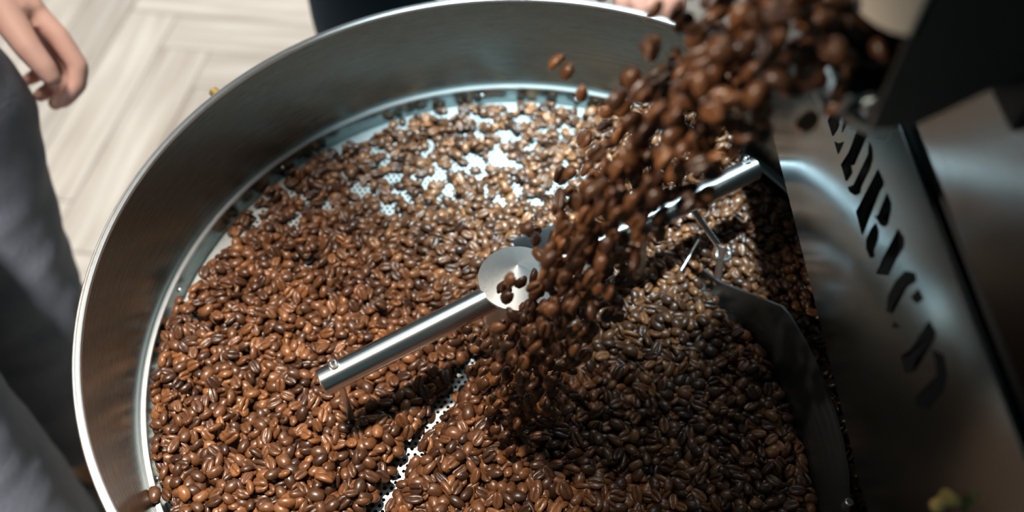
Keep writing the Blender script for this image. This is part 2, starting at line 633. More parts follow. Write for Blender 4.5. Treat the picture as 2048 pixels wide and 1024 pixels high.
# ------------------------------------------------------------------ the roaster beside the tray
XP = 0.2045
roaster = empty('coffee_roaster', (0.6, 0, FZ))
tag(roaster, 'dark steel coffee roaster with lettered front panel and discharge spout beside tray', 'coffee roaster')
RL = Vector((-0.6, 0, -FZ))


def rpart(name, bm, mat, parent=None, **kw):
    o = from_bm(name, bm, mat, None, **kw)
    if parent is None:
        o.parent = roaster
        o.location = RL
    else:
        o.parent = parent
    return o


bm = box(bmesh.new(), 0.345, 1.05, -0.50, 0.245, FZ, 0.118)
rpart('base_cabinet', bevel(bm, 0.004), M_body)
bm = box(bmesh.new(), XP + 0.016, 1.05, -0.50, 0.240, 0.124, 1.15)
rpart('body', bevel(bm, 0.006), M_body)
bm = box(bmesh.new(), XP, XP + 0.003, -0.46, 0.235, 0.120, 0.2830)
front = rpart('front_panel', bevel(bm, 0.0007, 2), M_panel, sharp=25)
bm = box(bmesh.new(), XP + 0.003, XP + 0.016, -0.46, 0.235, 0.124, 0.128)
rpart('panel_flange', bm, M_panel)
bm = box(bmesh.new(), XP - 0.0005, XP + 0.0155, -0.46, 0.235, 0.2975, 1.10)
rpart('faceplate', bevel(bm, 0.0012, 2), M_face, sharp=25)
bm = box(bmesh.new(), XP + 0.006, XP + 0.0155, -0.46, 0.235, 0.2835, 0.2970)
rpart('recess_shade_strip', bm, M_dark)  # near-black colour stands for the shade in the recess
# blackletter lettering: black inlays stand for the dark of cut-outs; outlines in millimetres (y, z) on the panel's plane
LETTERS = [
    [[(104, 214), (99, 221), (98, 244), (104, 249), (92, 250), (90, 244), (90.5, 222), (96, 212)], [(84, 251), (78, 248), (76, 241), (76.2, 226), (78.5, 222), (74, 222.5), (77, 216.5), (84, 211.5), (89, 211), (86, 214.5), (84, 218.5), (84.2, 245)]],
    [[(59.4, 211.4), (56.8, 216.5), (56, 243), (60, 246), (53, 251.5), (46, 248), (46.5, 222), (44.8, 221.5), (42.2, 211.4)]],
    [[(33, 211.6), (30, 214.8), (30, 244), (26, 250), (20, 247), (20.6, 229.8), (20, 222), (18.6, 224), (17.5, 219.9), (19.2, 211.6)], [(17, 250), (10, 250.5), (5, 246), (8.6, 240), (12.8, 231.5), (9.3, 233.8), (9.7, 224.3), (14, 232), (16, 241)], [(14.0, 211.8), (8.4, 215.8), (3.2, 222.5), (3.3, 211.6)]],
    [[(-5.8, 211.1), (-9.3, 214.1), (-8.7, 242.7), (-6, 246.5), (-13, 251), (-18.7, 249.6), (-17.2, 225.0), (-19.7, 225.5), (-16.2, 222.3), (-21.5, 220.8), (-19.8, 211.3)], [(-24.6, 250.6), (-29.9, 250.9), (-35.1, 248.2), (-37.4, 241.3), (-37.3, 226.3), (-35.2, 222.2), (-39.4, 222.5), (-36.4, 216.8), (-29.3, 211.6), (-24.4, 211.1), (-27.0, 214.4), (-29.4, 218.5), (-29.2, 245.1)]],
    [[(-45.2, 249.8), (-55.6, 251.1), (-57.2, 249.2), (-55.0, 222.4), (-58.8, 221.8), (-62.1, 210.4), (-45.2, 211.8), (-49.0, 216.8)], [(-64.0, 250.6), (-71.8, 251.0), (-74.8, 248.0), (-72.6, 241.6), (-73.7, 238.9), (-78.5, 241.3), (-77.4, 237.2), (-73.8, 233.9), (-67.0, 231.8), (-64.4, 230.9), (-67.6, 235.6)], [(-68.3, 229.5), (-74.4, 229.3), (-77.6, 225.5), (-78.9, 217.5), (-82.8, 216.1), (-80.3, 212.0), (-72.3, 210.5), (-68.2, 213.5), (-67.1, 221.7)]],
    [[(-88.7, 249.4), (-97.1, 252.0), (-100.4, 248.8), (-100.5, 238.3), (-101.9, 224.2), (-92.1, 212.1), (-90.0, 225.8), (-91.0, 244.3)]],
    [[(-123.2, 249.5), (-119.1, 251.0), (-112.0, 243.0), (-110.0, 230.6), (-111.5, 218.0), (-117.0, 211.5), (-121.5, 216.0), (-119.0, 221.0), (-119.5, 238.3)], [(-128, 249), (-135, 250.5), (-133, 243), (-127, 240)], [(-127, 216), (-133, 220), (-128, 211.5)]],
    [[(-147.0, 249.0), (-155.3, 251.2), (-157.5, 248.0), (-156.5, 225.0), (-160, 220), (-156, 211.5), (-146, 211.5), (-149.5, 218)], [(-160, 243), (-168, 251.2), (-178, 248), (-182, 240), (-182.5, 222), (-176, 211.8), (-172.0, 214), (-173.5, 224), (-173, 240), (-166.5, 243)]],
]
for polys in LETTERS:
    bm = bmesh.new()
    for poly in polys:
        prism(bm, [(a / 1000, b / 1000) for a, b in poly], lambda u, v, w: (XP - 0.0004 + w, u, v), 0.0009)
    bmesh.ops.triangulate(bm, faces=[f for f in bm.faces if len(f.verts) > 4])
    rpart('letter', bm, M_letter, front, smooth=False)
# discharge hood: left plate with a round lower edge, cheeks, roof
HX, HY0, HY1 = 0.1375, -0.130, -0.034
arc = []
yc, zc, rad = -0.034, 0.545, 0.1645
for k in range(17):
    y = HY0 + (0.062 - HY0) * k / 16
    arc.append((y, zc - math.sqrt(rad * rad - (y - yc) ** 2)))
poly = arc + [(0.062, 0.60), (HY0, 0.60)]
bm = prism(bmesh.new(), poly, lambda u, v, w: (HX + w, u, v), 0.003)
rpart('hood_plate', bm, M_hood_lit, sharp=30)
cheek = [(HX + 0.0005, 0.60), (HX + 0.0005, 0.405), (0.1400, 0.3640), (0.1570, 0.3655), (0.1882, 0.3930), (XP - 0.0005, 0.4070), (XP - 0.0005, 0.60)]
bm = prism(bmesh.new(), cheek, lambda u, v, w: (u, HY0 + w, v), 0.003)
rpart('hood_cheek', bevel(bm, 0.0006, 1), M_hood_shaded, sharp=30)
bm = prism(bmesh.new(), cheek, lambda u, v, w: (u, 0.059 + w, v), 0.003)
rpart('hood_cheek', bevel(bm, 0.0006, 1), M_hood_shaded, sharp=30)
bm = box(bmesh.new(), HX, XP - 0.0005, HY0, 0.062, 0.600, 0.603)
rpart('hood_roof', bm, M_hood_shaded)
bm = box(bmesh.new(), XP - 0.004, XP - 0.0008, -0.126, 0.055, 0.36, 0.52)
rpart('drum_opening_shade', bm, M_dark)  # solid black slab; its colour stands for the dark inside
# spout trough under the hood with a bright rolled lip
U = []
for k in range(25):
    t = k / 24
    a = PI + PI * t
    U.append((-0.0785 + 0.0405 * math.cos(a), 0.372 + 0.0250 * math.sin(a)))
bm = bmesh.new()
xs = [0.1325, 0.150, 0.170, 0.190, XP - 0.0008]
grid = []
for x in xs:
    lift = (x - 0.1325) * 0.25
    grid.append([[bm.verts.new((x, y, z + lift)) for y, z in U], [bm.verts.new((x, y + 0.0015 * (y + 0.0785) / 0.0405, z + lift - 0.0016)) for y, z in U]])
for A, B in zip(grid, grid[1:]):
    for s in (0, 1):
        for k in range(24):
            bm.faces.new((A[s][k], A[s][k + 1], B[s][k + 1], B[s][k]))
for g in (grid[0], grid[-1]):
    for k in range(24):
        bm.faces.new((g[0][k], g[0][k + 1], g[1][k + 1], g[1][k]))
for k in (0, 24):
    for A, B in zip(grid, grid[1:]):
        bm.faces.new((A[0][k], B[0][k], B[1][k], A[1][k]))
spout = rpart('discharge_spout', bm, M_wall)
bm = path_tube(bmesh.new(), [(0.1320, y, z - 0.0006) for y, z in U], 0.0016, 10)
rpart('spout_lip', bm, M_rim, spout)
# flat guard strip bent round the near corner of the spout
G = [(0.1335, -0.080), (0.1337, -0.090), (0.1350, -0.0985), (0.1385, -0.1065), (0.1430, -0.1125), (0.1490, -0.1168), (0.1550, -0.1185)]
bm = bmesh.new()
rows_ = []
for k, (x, y) in enumerate(G):
    x0, y0 = G[max(k - 1, 0)]
    x1, y1 = G[min(k + 1, len(G) - 1)]
    t = Vector((x1 - x0, y1 - y0, 0)).normalized()
    n_ = Vector((t.y, -t.x, 0)) * -1                      # towards the inside of the bend
    p = Vector((x, y, 0.3475))
    rows_.append([bm.verts.new(v) for v in (p, p + Vector((0, 0, 0.0050)) , p + n_ * 0.0040 + Vector((0, 0, 0.0065)), p + n_ * 0.0046 + Vector((0, 0, 0.0045)), p + n_ * 0.0014)])
for A, B in zip(rows_, rows_[1:]):
    for k in range(5):
        l = (k + 1) % 5
        bm.faces.new((A[k], B[k], B[l], A[l]))
bm.faces.new(rows_[0]); bm.faces.new(rows_[-1][::-1])
rpart('spout_guard', bm, M_rim, spout, sharp=40)
bm = bmesh.new()
for dx in (0.0, 0.010):
    tube(bm, (0.1430 + dx, -0.1150, 0.3655), (0.1430 + dx, -0.1225, 0.3680), 0.0046, 0.0046, 6)
rpart('spout_bolt', bm, M_rim, spout)
# small brass tap low on the panel
bm = bmesh.new()
tube(bm, (XP + 0.001, -0.2300, 0.2230), (XP - 0.007, -0.2300, 0.2230), 0.0024, seg=18, chamfer=0.0005)
path_tube(bm, [(XP - 0.0075, -0.2300, 0.2170), (XP - 0.0078, -0.2300, 0.2200), (XP - 0.0078, -0.2300, 0.2230), (XP - 0.0078, -0.2300, 0.2260), (XP - 0.0075, -0.2300, 0.2290)], [0.0036, 0.0030, 0.0020, 0.0030, 0.0036], 12)
rpart('brass_tap', bm, M_brass)

# ------------------------------------------------------------------ coffee beans
BL, BW, BH = 0.0118, 0.0087, 0.0056


def bean_arrays(nu, phis, seed):
    r_ = np.random.default_rng(seed)
    w1, w2, w3 = 1 + 0.06 * r_.standard_normal(3)
    bend = 0.0006 * r_.standard_normal()
    V, F = [], []
    us = [PI * (k + 0.0) / nu for k in range(1, nu)]
    V.append((-BL / 2 * w1, 0, 0.0004))
    nph = len(phis)
    for u in us:
        x = -BL / 2 * w1 * math.cos(u)
        rad = math.sin(u) ** 0.82
        for ph in phis:
            cy, sz = math.cos(ph), math.sin(ph)
            y = BW / 2 * w2 * rad * cy * (1 - 0.05 * x / BL)
            if sz >= 0:
                z = BH * 0.74 * w3 * rad * sz
            else:
                z = -BH * 0.26 * rad * abs(sz) ** 0.6
                gw = 0.00048
                wob = 0.0004 * math.sin(x * 700 + seed)
                z += 0.0024 * rad * math.exp(-((y - wob) / gw) ** 2)
            V.append((x, y + bend * math.sin(u), z))
    V.append((BL / 2 * w1, 0, 0.0004))
    for j in range(nph):
        F.append((0, 1 + (j + 1) % nph, 1 + j))
    for k in range(len(us) - 1):
        a, b = 1 + k * nph, 1 + (k + 1) * nph
        for j in range(nph):
            l = (j + 1) % nph
            F.append((a + j, a + l, b + l, b + j))
    last = len(V) - 1
    a = 1 + (len(us) - 1) * nph
    for j in range(nph):
        F.append((a + j, a + (j + 1) % nph, last))
    return np.array(V), F


def rad(d):
    return [math.radians(x) for x in d]


PH_HI = rad([-90, -85.5, -80, -70, -45, -15, 15, 45, 90, 135, 165, 195, 225, 250, 260, 265.5])
PH_LO = rad([-90, -84, -72, -30, 15, 60, 120, 165, 210, 252, 264])
hi_beans = [bean_arrays(9, PH_HI, s) for s in range(4)]
lo_beans = [bean_arrays(6, PH_LO, s) for s in range(3)]


def rot_batch(axis_z, yaw, flip):
    """rotation matrices: flip about x (0..pi), yaw about z, then tilt z to axis_z"""
    n = len(yaw)
    cf, sf = np.cos(flip), np.sin(flip)
    cy, sy = np.cos(yaw), np.sin(yaw)
    Rx = np.zeros((n, 3, 3)); Rx[:, 0, 0] = 1; Rx[:, 1, 1] = cf; Rx[:, 1, 2] = -sf; Rx[:, 2, 1] = sf; Rx[:, 2, 2] = cf
    Rz = np.zeros((n, 3, 3)); Rz[:, 2, 2] = 1; Rz[:, 0, 0] = cy; Rz[:, 0, 1] = -sy; Rz[:, 1, 0] = sy; Rz[:, 1, 1] = cy
    a = axis_z / np.linalg.norm(axis_z, axis=1)[:, None]
    v = np.stack([-a[:, 1], a[:, 0], np.zeros(n)], 1)          # z x a
    c = a[:, 2]
    K = np.zeros((n, 3, 3))
    K[:, 0, 2] = v[:, 1]; K[:, 1, 2] = -v[:, 0]; K[:, 2, 0] = -v[:, 1]; K[:, 2, 1] = v[:, 0]
    Rt = np.eye(3)[None] + K + K @ K / (1 + c)[:, None, None]
    return Rt @ Rz @ Rx


# target height of the bean bed over the floor
GR = 0.0015
GN = 404
gx = (np.arange(GN) - GN / 2 + .5) * GR
X, Y = np.meshgrid(gx, gx, indexing='ij')
RAD = np.hypot(X, Y)


def vnoise(scale, seed):
    r_ = np.random.default_rng(seed)
    n = int(GN * GR / scale) + 3
    g = r_.random((n, n))
    fx = (np.arange(GN) * GR / scale)
    i = fx.astype(int); f = fx - i; f = f * f * (3 - 2 * f)
    A = g[i][:, i] * (1 - f)[None] + g[i][:, i + 1] * f[None]
    B = g[i + 1][:, i] * (1 - f)[None] + g[i + 1][:, i + 1] * f[None]
    return A * (1 - f)[:, None] + B * f[:, None]


def smooth(a, b, t):
    t = np.clip((t - a) / (b - a), 0, 1)
    return t * t * (3 - 2 * t)


# dense bed in front, thin scatter behind a slanting line
line = Y - (0.138 + 0.20 * np.minimum(X + 0.05, 0) + 0.06 * np.maximum(X + 0.05, 0))
nzv = vnoise(0.030, 3) * 0.6 + vnoise(0.012, 4) * 0.4
dense = smooth(0.035, -0.040, line + (nzv - .5) * 0.03)
Htar = 0.0195 * dense + 0.004 * (vnoise(0.05, 8) - .5) * dense
Htar += 0.006 * np.exp(-(((X - 0.0) / 0.07) ** 2 + ((Y + 0.10) / 0.07) ** 2))
Htar += 0.004 * smooth(-0.02, -0.16, Y)
# heap against the wall at the back right
hp = np.exp(-(((X - 0.180) / 0.080) ** 2 + ((Y - 0.240) / 0.062) ** 2))
Htar += 0.062 * hp * smooth(0.20, 0.30, RAD + 0.0 * X)
cover = (line > -0.01) & (hp < 0.30)
thr = 0.445 + 0.03 * smooth(-0.20, 0.0, X) + 0.02 * smooth(0.0, 0.12, X)
scat = (vnoise(0.042, 5) * 0.12 + vnoise(0.018, 15) * 0.22 + vnoise(0.0075, 6) * 0.66) > thr
Htar = np.where(cover & (Htar < 0.006), np.where(scat, 0.0045, 0.0), Htar)
# bare strip along the wall at the left, swept gap in front of the hub
ang = np.arctan2(Y, X)
strip = (RAD > 0.283 + 0.016 * (nzv - .5)) & (ang > math.radians(156)) & (ang < math.radians(174))
Htar = np.where(strip, 0.0, Htar)
patch = ((X + 0.190) / 0.022) ** 2 + ((Y - 0.077) / 0.010) ** 2 < 0.5 + nzv
Htar = np.where(patch, 0.0, Htar)
gap = [(-0.036, -0.020), (-0.041, -0.031), (-0.052, -0.049), (-0.062, -0.067), (-0.072, -0.086), (-0.083, -0.104), (-0.098, -0.138), (-0.106, -0.165)]
dg = np.full_like(X, 9.0)
for (x0, y0), (x1, y1) in zip(gap, gap[1:]):
    t = np.clip(((X - x0) * (x1 - x0) + (Y - y0) * (y1 - y0)) / ((x1 - x0) ** 2 + (y1 - y0) ** 2), 0, 1)
    dg = np.minimum(dg, np.hypot(X - x0 - t * (x1 - x0), Y - y0 - t * (y1 - y0)))
GAPW = 0.0060
Htar = np.where(dg < GAPW, -1.0, np.minimum(Htar, 0.006 + np.maximum(dg - GAPW, 0) * 1.3))
Htar = np.where(RAD > RI - 0.0062, -1.0, Htar)
Htar = np.where(RAD < 0.0275, -1.0, Htar)
# keep the beans off the blade
for (x0, y0, _), (x1, y1, _) in zip(plan, plan[1:]):
    t = np.clip(((X - x0 + .003) * (x1 - x0) + (Y - y0) * (y1 - y0)) / ((x1 - x0) ** 2 + (y1 - y0) ** 2), 0, 1)
    dd = np.hypot(X + .003 - x0 - t * (x1 - x0), Y - y0 - t * (y1 - y0))
    Htar = np.where(dd < 0.0050, -1.0, Htar)
for c0 in (pl, dR * 0.118):
    Htar = np.where(np.hypot(X - c0.x, Y - c0.y) < 0.006, -1.0, Htar)

H = np.maximum(0, Htar - 0.0165)
valid = np.argwhere((Htar > 0) & (RAD < RI - 0.0064) & (Y > -0.262))
FI = 4
k1 = np.arange(-FI, FI + 1) * GR
KX, KY = np.meshgrid(k1, k1, indexing='ij')
bx, by, bz, byaw, bax, bflip = [], [], [], [], [], []
fails = 0
order = rng.integers(0, len(valid), size=(60000, 5))
for it in range(60000):
    best, bi = 0.0010, None
    for q in order[it]:
        i, j = valid[q]
        d = Htar[i, j] - H[i, j]
        if d > best:
            best, bi = d, (i, j)
    if bi is None:
        fails += 1
        if fails > 2500:
            break
        continue
    i, j = bi
    if i < FI + 1 or j < FI + 1 or i > GN - FI - 2 or j > GN - FI - 2:
        continue
    yaw = rng.random() * PI
    c, s = math.cos(yaw), math.sin(yaw)
    e = ((KX * c + KY * s) / (BL / 2)) ** 2 + ((-KX * s + KY * c) / (BW / 2)) ** 2
    inside = e < 1.0
    win = H[i - FI:i + FI + 1, j - FI:j + FI + 1]
    vals = win[inside]
    h0 = np.percentile(vals, 62)
    gxm = (win[inside] * KX[inside]).sum() / (KX[inside] ** 2).sum()
    gym = (win[inside] * KY[inside]).sum() / (KY[inside] ** 2).sum()
    gxm = max(-.7, min(.7, gxm)); gym = max(-.7, min(.7, gym))
    flat = h0 < 0.001
    tl = 0.06 if flat else 0.34
    ax = np.array([-gxm * 0.8 + tl * rng.standard_normal(), -gym * 0.8 + tl * rng.standard_normal(), 1.0])
    u = rng.random()
    fl = 0.0 if u < 0.50 else (PI if u < 0.90 else (0.5 + 0.2 * rng.random()) * PI)
    fl += 0.15 * rng.standard_normal() * (0 if flat else 1)
    low = BH * (0.27 if abs(fl) < 1 else 0.70)
    zc = h0 + low * (1.0 if flat else 0.80) + (0.0003 if flat else 0)
    bx.append(gx[i] + (rng.random() - .5) * GR); by.append(gx[j] + (rng.random() - .5) * GR); bz.append(zc)
    byaw.append(yaw); bax.append(ax); bflip.append(fl)
    dome = np.sqrt(np.clip(1 - e, 0, 1)) * (BH - low)
    new = np.where(inside, np.maximum(win, zc + dome * 0.9), win)
    H[i - FI:i + FI + 1, j - FI:j + FI + 1] = new
bx, by, bz = np.array(bx), np.array(by), np.array(bz)
byaw, bax, bflip = np.array(byaw), np.array(bax), np.array(bflip)
# drop beans that ended up wholly buried
ii = np.clip(((bx - gx[0]) / GR).round().astype(int), 3, GN - 4)
jj = np.clip(((by - gx[0]) / GR).round().astype(int), 3, GN - 4)
lowest = np.min([H[ii + a, jj + b] for a in (-2, 0, 2) for b in (-2, 0, 2)], axis=0)
keep = lowest < bz + 0.0090
bx, by, bz, byaw, bax, bflip = bx[keep], by[keep], bz[keep], byaw[keep], bax[keep], bflip[keep]
# a few strays: one on the ledge, some near the wall at the left and back
for (x, y, z) in ((-0.2665, -0.1445, 0.0030), (-0.281, 0.062, ZF + 0.0018), (-0.284, 0.034, ZF + 0.0018), (-0.268, 0.094, ZF + 0.0018), (0.0930, 0.2990, 0.0080)):
    bx = np.append(bx, x); by = np.append(by, y); bz = np.append(bz, z - ZF)
    byaw = np.append(byaw, rng.random() * 3); bax = np.vstack([bax, [0.05, 0.05, 1]]); bflip = np.append(bflip, 0.0)
nb = len(bx)
BP = np.stack([bx, by, bz + ZF], 1)
BR = rot_batch(bax, byaw, bflip)
BSC = rng.normal(1.03, 0.065, nb).clip(.86, 1.18)
top_seen = np.ones(nb, bool)
top_seen[:len(ii[keep])] = H[ii[keep], jj[keep]] < bz[:len(ii[keep])] + 0.0055
# the 300 that show largest: nearest to the camera and inside the frame
C = np.array(cam.location)
pit = math.radians(53.114)
fw = np.array([0, math.cos(pit), -math.sin(pit)])
up = np.array([0, math.sin(pit), math.cos(pit)])
D = BP - C
dep = D @ fw
sx = 1024 + 1705 * D[:, 0] / dep
sy = 512 - 1705 * (D @ up) / dep
ok = top_seen & (sx > 12) & (sx < 1600) & (sy < 1012)
cand = np.where(ok)[0]
cand = cand[np.argsort(np.linalg.norm(D[cand], axis=1))][:300]
single = np.zeros(nb, bool)
single[cand] = True


def bean_mesh(name, arr, mat):
    V, F = arr
    me = bpy.data.meshes.new(name)
    me.from_pydata(V.tolist(), [], F)
    me.materials.append(mat)
    me.polygons.foreach_set('use_smooth', [True] * len(me.polygons))
    return me


bean_me = [bean_mesh('coffee_bean', a, M_bean) for a in hi_beans]


def merged(name, arrs, pos, rots, scl, mat):
    n = len(pos)
    Vs, loops, starts, tints = [], [], [], []
    base = 0
    which = rng.integers(0, len(arrs), n)
    ls = 0
    for k, (V, F) in enumerate(arrs):
        idx = np.where(which == k)[0]
        if not len(idx):
            continue
        W = np.einsum('nij,vj->nvi', rots[idx], V) * scl[idx][:, None, None] + pos[idx][:, None, :]
        Vs.append(W.reshape(-1, 3))
        fl = np.concatenate([np.array(f) for f in F])
        sz = np.array([len(f) for f in F])
        off = base + np.arange(len(idx)) * len(V)
        loops.append((fl[None] + off[:, None]).ravel())
        s = np.tile(sz, len(idx))
        starts.append(s)
        tints.append(np.repeat(rng.random(len(idx)), len(V)))
        base += len(idx) * len(V)
    Vs = np.concatenate(Vs); loops = np.concatenate(loops); sz = np.concatenate(starts); tints = np.concatenate(tints)
    me = bpy.data.meshes.new(name)
    me.vertices.add(len(Vs)); me.vertices.foreach_set('co', Vs.astype(np.float32).ravel())
    me.loops.add(len(loops)); me.loops.foreach_set('vertex_index', loops.astype(np.int32))
    me.polygons.add(len(sz))
    st = np.concatenate([[0], np.cumsum(sz)[:-1]])
    me.polygons.foreach_set('loop_start', st.astype(np.int32))
    me.polygons.foreach_set('loop_total', sz.astype(np.int32))
    me.polygons.foreach_set('use_smooth', np.ones(len(sz), bool))
    me.update(calc_edges=True)
    at = me.attributes.new('tint', 'FLOAT', 'POINT')
    at.data.foreach_set('value', tints.astype(np.float32))
    me.materials.append(mat)
    o = bpy.data.objects.new(name, me)
    col.objects.link(o)
    return o


mass = merged('coffee_bean_bed', lo_beans, BP[~single], BR[~single], BSC[~single], M_bean_mass)
tag(mass, 'bed of brown roasted coffee beans spread over the perforated tray floor', 'coffee beans', kind='stuff')


def mat4(R, p, s):
    m = np.eye(4)
    m[:3, :3] = R * s
    m[:3, 3] = p
    return Matrix(m.tolist())


for n in cand:
    o = bpy.data.objects.new('coffee_bean', bean_me[int(rng.integers(0, 4))])
    o.matrix_world = mat4(BR[n], BP[n], BSC[n])
    col.objects.link(o)
    f = abs(bflip[n])
    look = 'dome up' if f < 1.2 else ('crease up' if f > 2.3 else 'on its edge')
    gapx = np.interp(by[n], [-0.165, -0.02], [-0.106, -0.036])
    px_, py_ = sx[n], sy[n]
    yw = math.degrees(math.atan2(BR[n][1, 0], BR[n][0, 0])) % 180
    tone = 'lying across' if yw < 30 or yw > 150 else ('pointing away' if 60 < yw < 120 else 'slanting')
    side = 'left of the swept gap' if bx[n] < gapx else ('right of the swept gap' if px_ < 1000 else ('under the stream end' if px_ < 1180 else ('right of the stream' if px_ < 1400 else 'beside the curved blade')))
    row = 'front edge' if py_ > 950 else ('second band' if py_ > 880 else 'third band')
    tag(o, 'coffee bean %s, %s of heap, %s, %s' % (look, row, side, tone), 'coffee bean', 'front beans %s, %s, %s, %s' % (row, side, look, tone))

# the stream falling from the spout to the heap
fall = []
NF = 1550
for k in range(NF):
    t = 0.270 * ((k + rng.random()) / NF) ** 0.78
    vx = -0.522 + 0.046 * rng.standard_normal()
    sp = 1.0 - 0.25 * t / 0.27
    y = -0.084 + (0.019 * rng.standard_normal() + (rng.random() - .5) * 0.040) * sp
    z0 = 0.383 + 0.017 * rng.standard_normal()
    x = 0.132 + vx * t + 0.009 * rng.standard_normal()
    z = z0 - 0.03 * t - 4.9 * t * t
    p = np.array([x, y, z])
    if z < 0.014 or y < -0.118 or (x > 0.095 and z > 0.398 + (0.137 - x) * 0.6 - 0.10 * max(0.0, -0.06 - y)) or y < -0.123 or (z < 0.10 and math.hypot(x, y) < 0.036) or (z < 0.088 and z > 0.05 and abs(x * dR.y - y * dR.x) < 0.019 and x > 0):
        continue
    if fall and (np.abs(np.array(fall) - p).max(1) < 0.0072).any():
        continue
    fall.append(p)
for p in ((0.020, -0.015, 0.300), (0.026, -0.020, 0.298), (0.034, -0.030, 0.292)):
    fall.append(np.array(p))
fall = np.array(fall)
nf = len(fall)
vel = np.stack([np.full(nf, -0.53), np.zeros(nf), -9.8 * np.sqrt(np.clip((0.385 - fall[:, 2]) / 4.9, 0.0, 1))], 1)
fa = rng.normal(0, 1, (nf, 3)); fa[:, 2] = np.abs(fa[:, 2]) + .3
FRm = rot_batch(fa, rng.random(nf) * 6.28, rng.random(nf) * 6.28)
fd = np.linalg.norm(fall - C, axis=1)
near300 = np.zeros(nf, bool)
near300[np.argsort(fd)[:299]] = True
near300[-3:] = True
rest_R = []
for n in range(nf):
    R = Matrix(FRm[n].tolist())
    # most beans ride with their long axis along the fall
    if rng.random() < 0.88:
        v = Vector(vel[n]) + Vector(rng.normal(0, 0.30, 3))
        q = Vector((1, 0, 0)).rotation_difference(v.normalized())
        R = q.to_matrix() @ Matrix.Rotation(rng.random() * 6.28, 3, 'X')
    if not near300[n]:
        rest_R.append(np.array(R))
        continue
    o = bpy.data.objects.new('falling_coffee_bean', bean_me[int(rng.integers(0, 4))])
    o.matrix_world = mat4(np.array(R), fall[n], rng.normal(1.03, 0.05))
    col.objects.link(o)
    x, y, z = fall[n]
    if n >= nf - 3:
        tag(o, 'stray bean flying ahead of the stream, %s of three before the back wall' % ('first', 'second', 'third')[n - nf + 3], 'coffee bean')
        continue
    where = ('in the spout mouth' if x > 0.118 else 'just out of the spout' if x > 0.100 else 'a hand past the spout' if z > 0.325 else 'crossing the far rim' if z > 0.28
             else 'level with the arm tip' if z > 0.225 else 'over the right arm' if z > 0.155 else 'beside the hub cone' if z > 0.085 else 'about to land on the heap')
    side = 'near side' if y < -0.098 else ('far side' if y > -0.076 else 'middle')
    al_ = abs((R @ Vector((1, 0, 0))).dot(Vector(vel[n]).normalized()))
    look = 'pointing down the fall' if al_ > 0.93 else ('slightly aslant' if al_ > 0.75 else 'turned crosswise')
    tag(o, 'falling bean %s, %s of the stream, %s' % (where, side, look), 'coffee bean', 'falling beans %s, %s, %s' % (where, side, look))
far = ~near300
fm = merged('falling_bean_stream', lo_beans, fall[far], np.array(rest_R), np.full(far.sum(), 1.03), M_bean_mass)
tag(fm, 'rest of the falling bean stream, packed in its middle and far side', 'coffee beans', kind='stuff')

# ------------------------------------------------------------------ people
def loft(bm, rows, seg=28, fold=0.0, seed=0):
    """rows: (centre, rx, ry); a closed limb with cloth folds"""
    rings = []
    r_ = random.Random(seed)
    ph = [r_.random() * 6.28 for _ in range(6)]
    n = len(rows)
    for k, (c, rx, ry) in enumerate(rows):
        ring = []
        for i in range(seg):
            a = 2 * PI * i / seg
            f = 1 + fold * (math.sin(3 * a + k * 1.3 + ph[0]) * 0.5 + math.sin(5 * a - k * 2.1 + ph[1]) * 0.3 + math.sin(2 * a + k * 2.9 + ph[2]) * 0.5)
            ring.append(bm.verts.new((c[0] + rx * f * math.cos(a), c[1] + ry * f * math.sin(a), c[2])))
        rings.append(ring)
    for A, B in zip(rings, rings[1:]):
        for i in range(seg):
            j = (i + 1) % seg
            bm.faces.new((A[i], A[j], B[j], B[i]))
    bm.faces.new(rings[0][::-1])
    bm.faces.new(rings[-1])
    return bm


def interp_rows(keys, n):
    """keys: (z, x, y, rx, ry) from the top down"""
    zs = np.linspace(keys[0][0], keys[-1][0], n)
    K = np.array(keys)[::-1]
    return [((np.interp(z, K[:, 0], K[:, 1]), np.interp(z, K[:, 0], K[:, 2]), z), np.interp(z, K[:, 0], K[:, 3]), np.interp(z, K[:, 0], K[:, 4])) for z in zs]


def remesh(o, voxel, smooth_it=6, sub=0):
    m = o.modifiers.new('r', 'REMESH')
    m.mode = 'VOXEL'
    m.voxel_size = voxel
    m.use_smooth_shade = True
    s = o.modifiers.new('s', 'SMOOTH')
    s.iterations = smooth_it
    s.factor = 0.5
    dg_ = bpy.context.evaluated_depsgraph_get()
    me = bpy.data.meshes.new_from_object(o.evaluated_get(dg_))
    o.modifiers.clear()
    old = o.data
    mats = list(old.materials)
    o.data = me
    bpy.data.meshes.remove(old)
    me.name = o.name
    if not me.materials:
        for mm in mats:
            me.materials.append(mm)
    me.polygons.foreach_set('use_smooth', [True] * len(me.polygons))
    return o


def blob(bm, c, r):
    bmesh.ops.create_icosphere(bm, subdivisions=2, radius=r, matrix=Matrix.Translation(c))


def chain(bm, pts):
    """tapering limb: pts = (x, y, z, r)"""
    for a, b in zip(pts, pts[1:]):
        tube(bm, a[:3], b[:3], a[3], b[3], 14)
    for p in pts:
        blob(bm, p[:3], p[3])


def nail(parent, c, n, along, w, l):
    n, along = Vector(n).normalized(), Vector(along).normalized()
    s = n.cross(along).normalized()
    bm = bmesh.new()
    v = []
    for k in range(12):
        a = 2 * PI * k / 12
        v.append(bm.verts.new(Vector(c) + along * l * math.cos(a) + s * w * math.sin(a)))
    bm.faces.new(v)
    bmesh.ops.inset_region(bm, faces=bm.faces, thickness=w * .35, depth=0.0003)
    return from_bm('fingernail', bm, M_skin, parent)


# worker at the left: two legs, hips, torso, left arm with a relaxed hand
w1 = empty('person', (-0.68, 0.10, FZ))
tag(w1, 'person in charcoal trousers standing at the left with one hand hanging', 'person')
off1 = Vector((0.68, -0.10, -FZ))


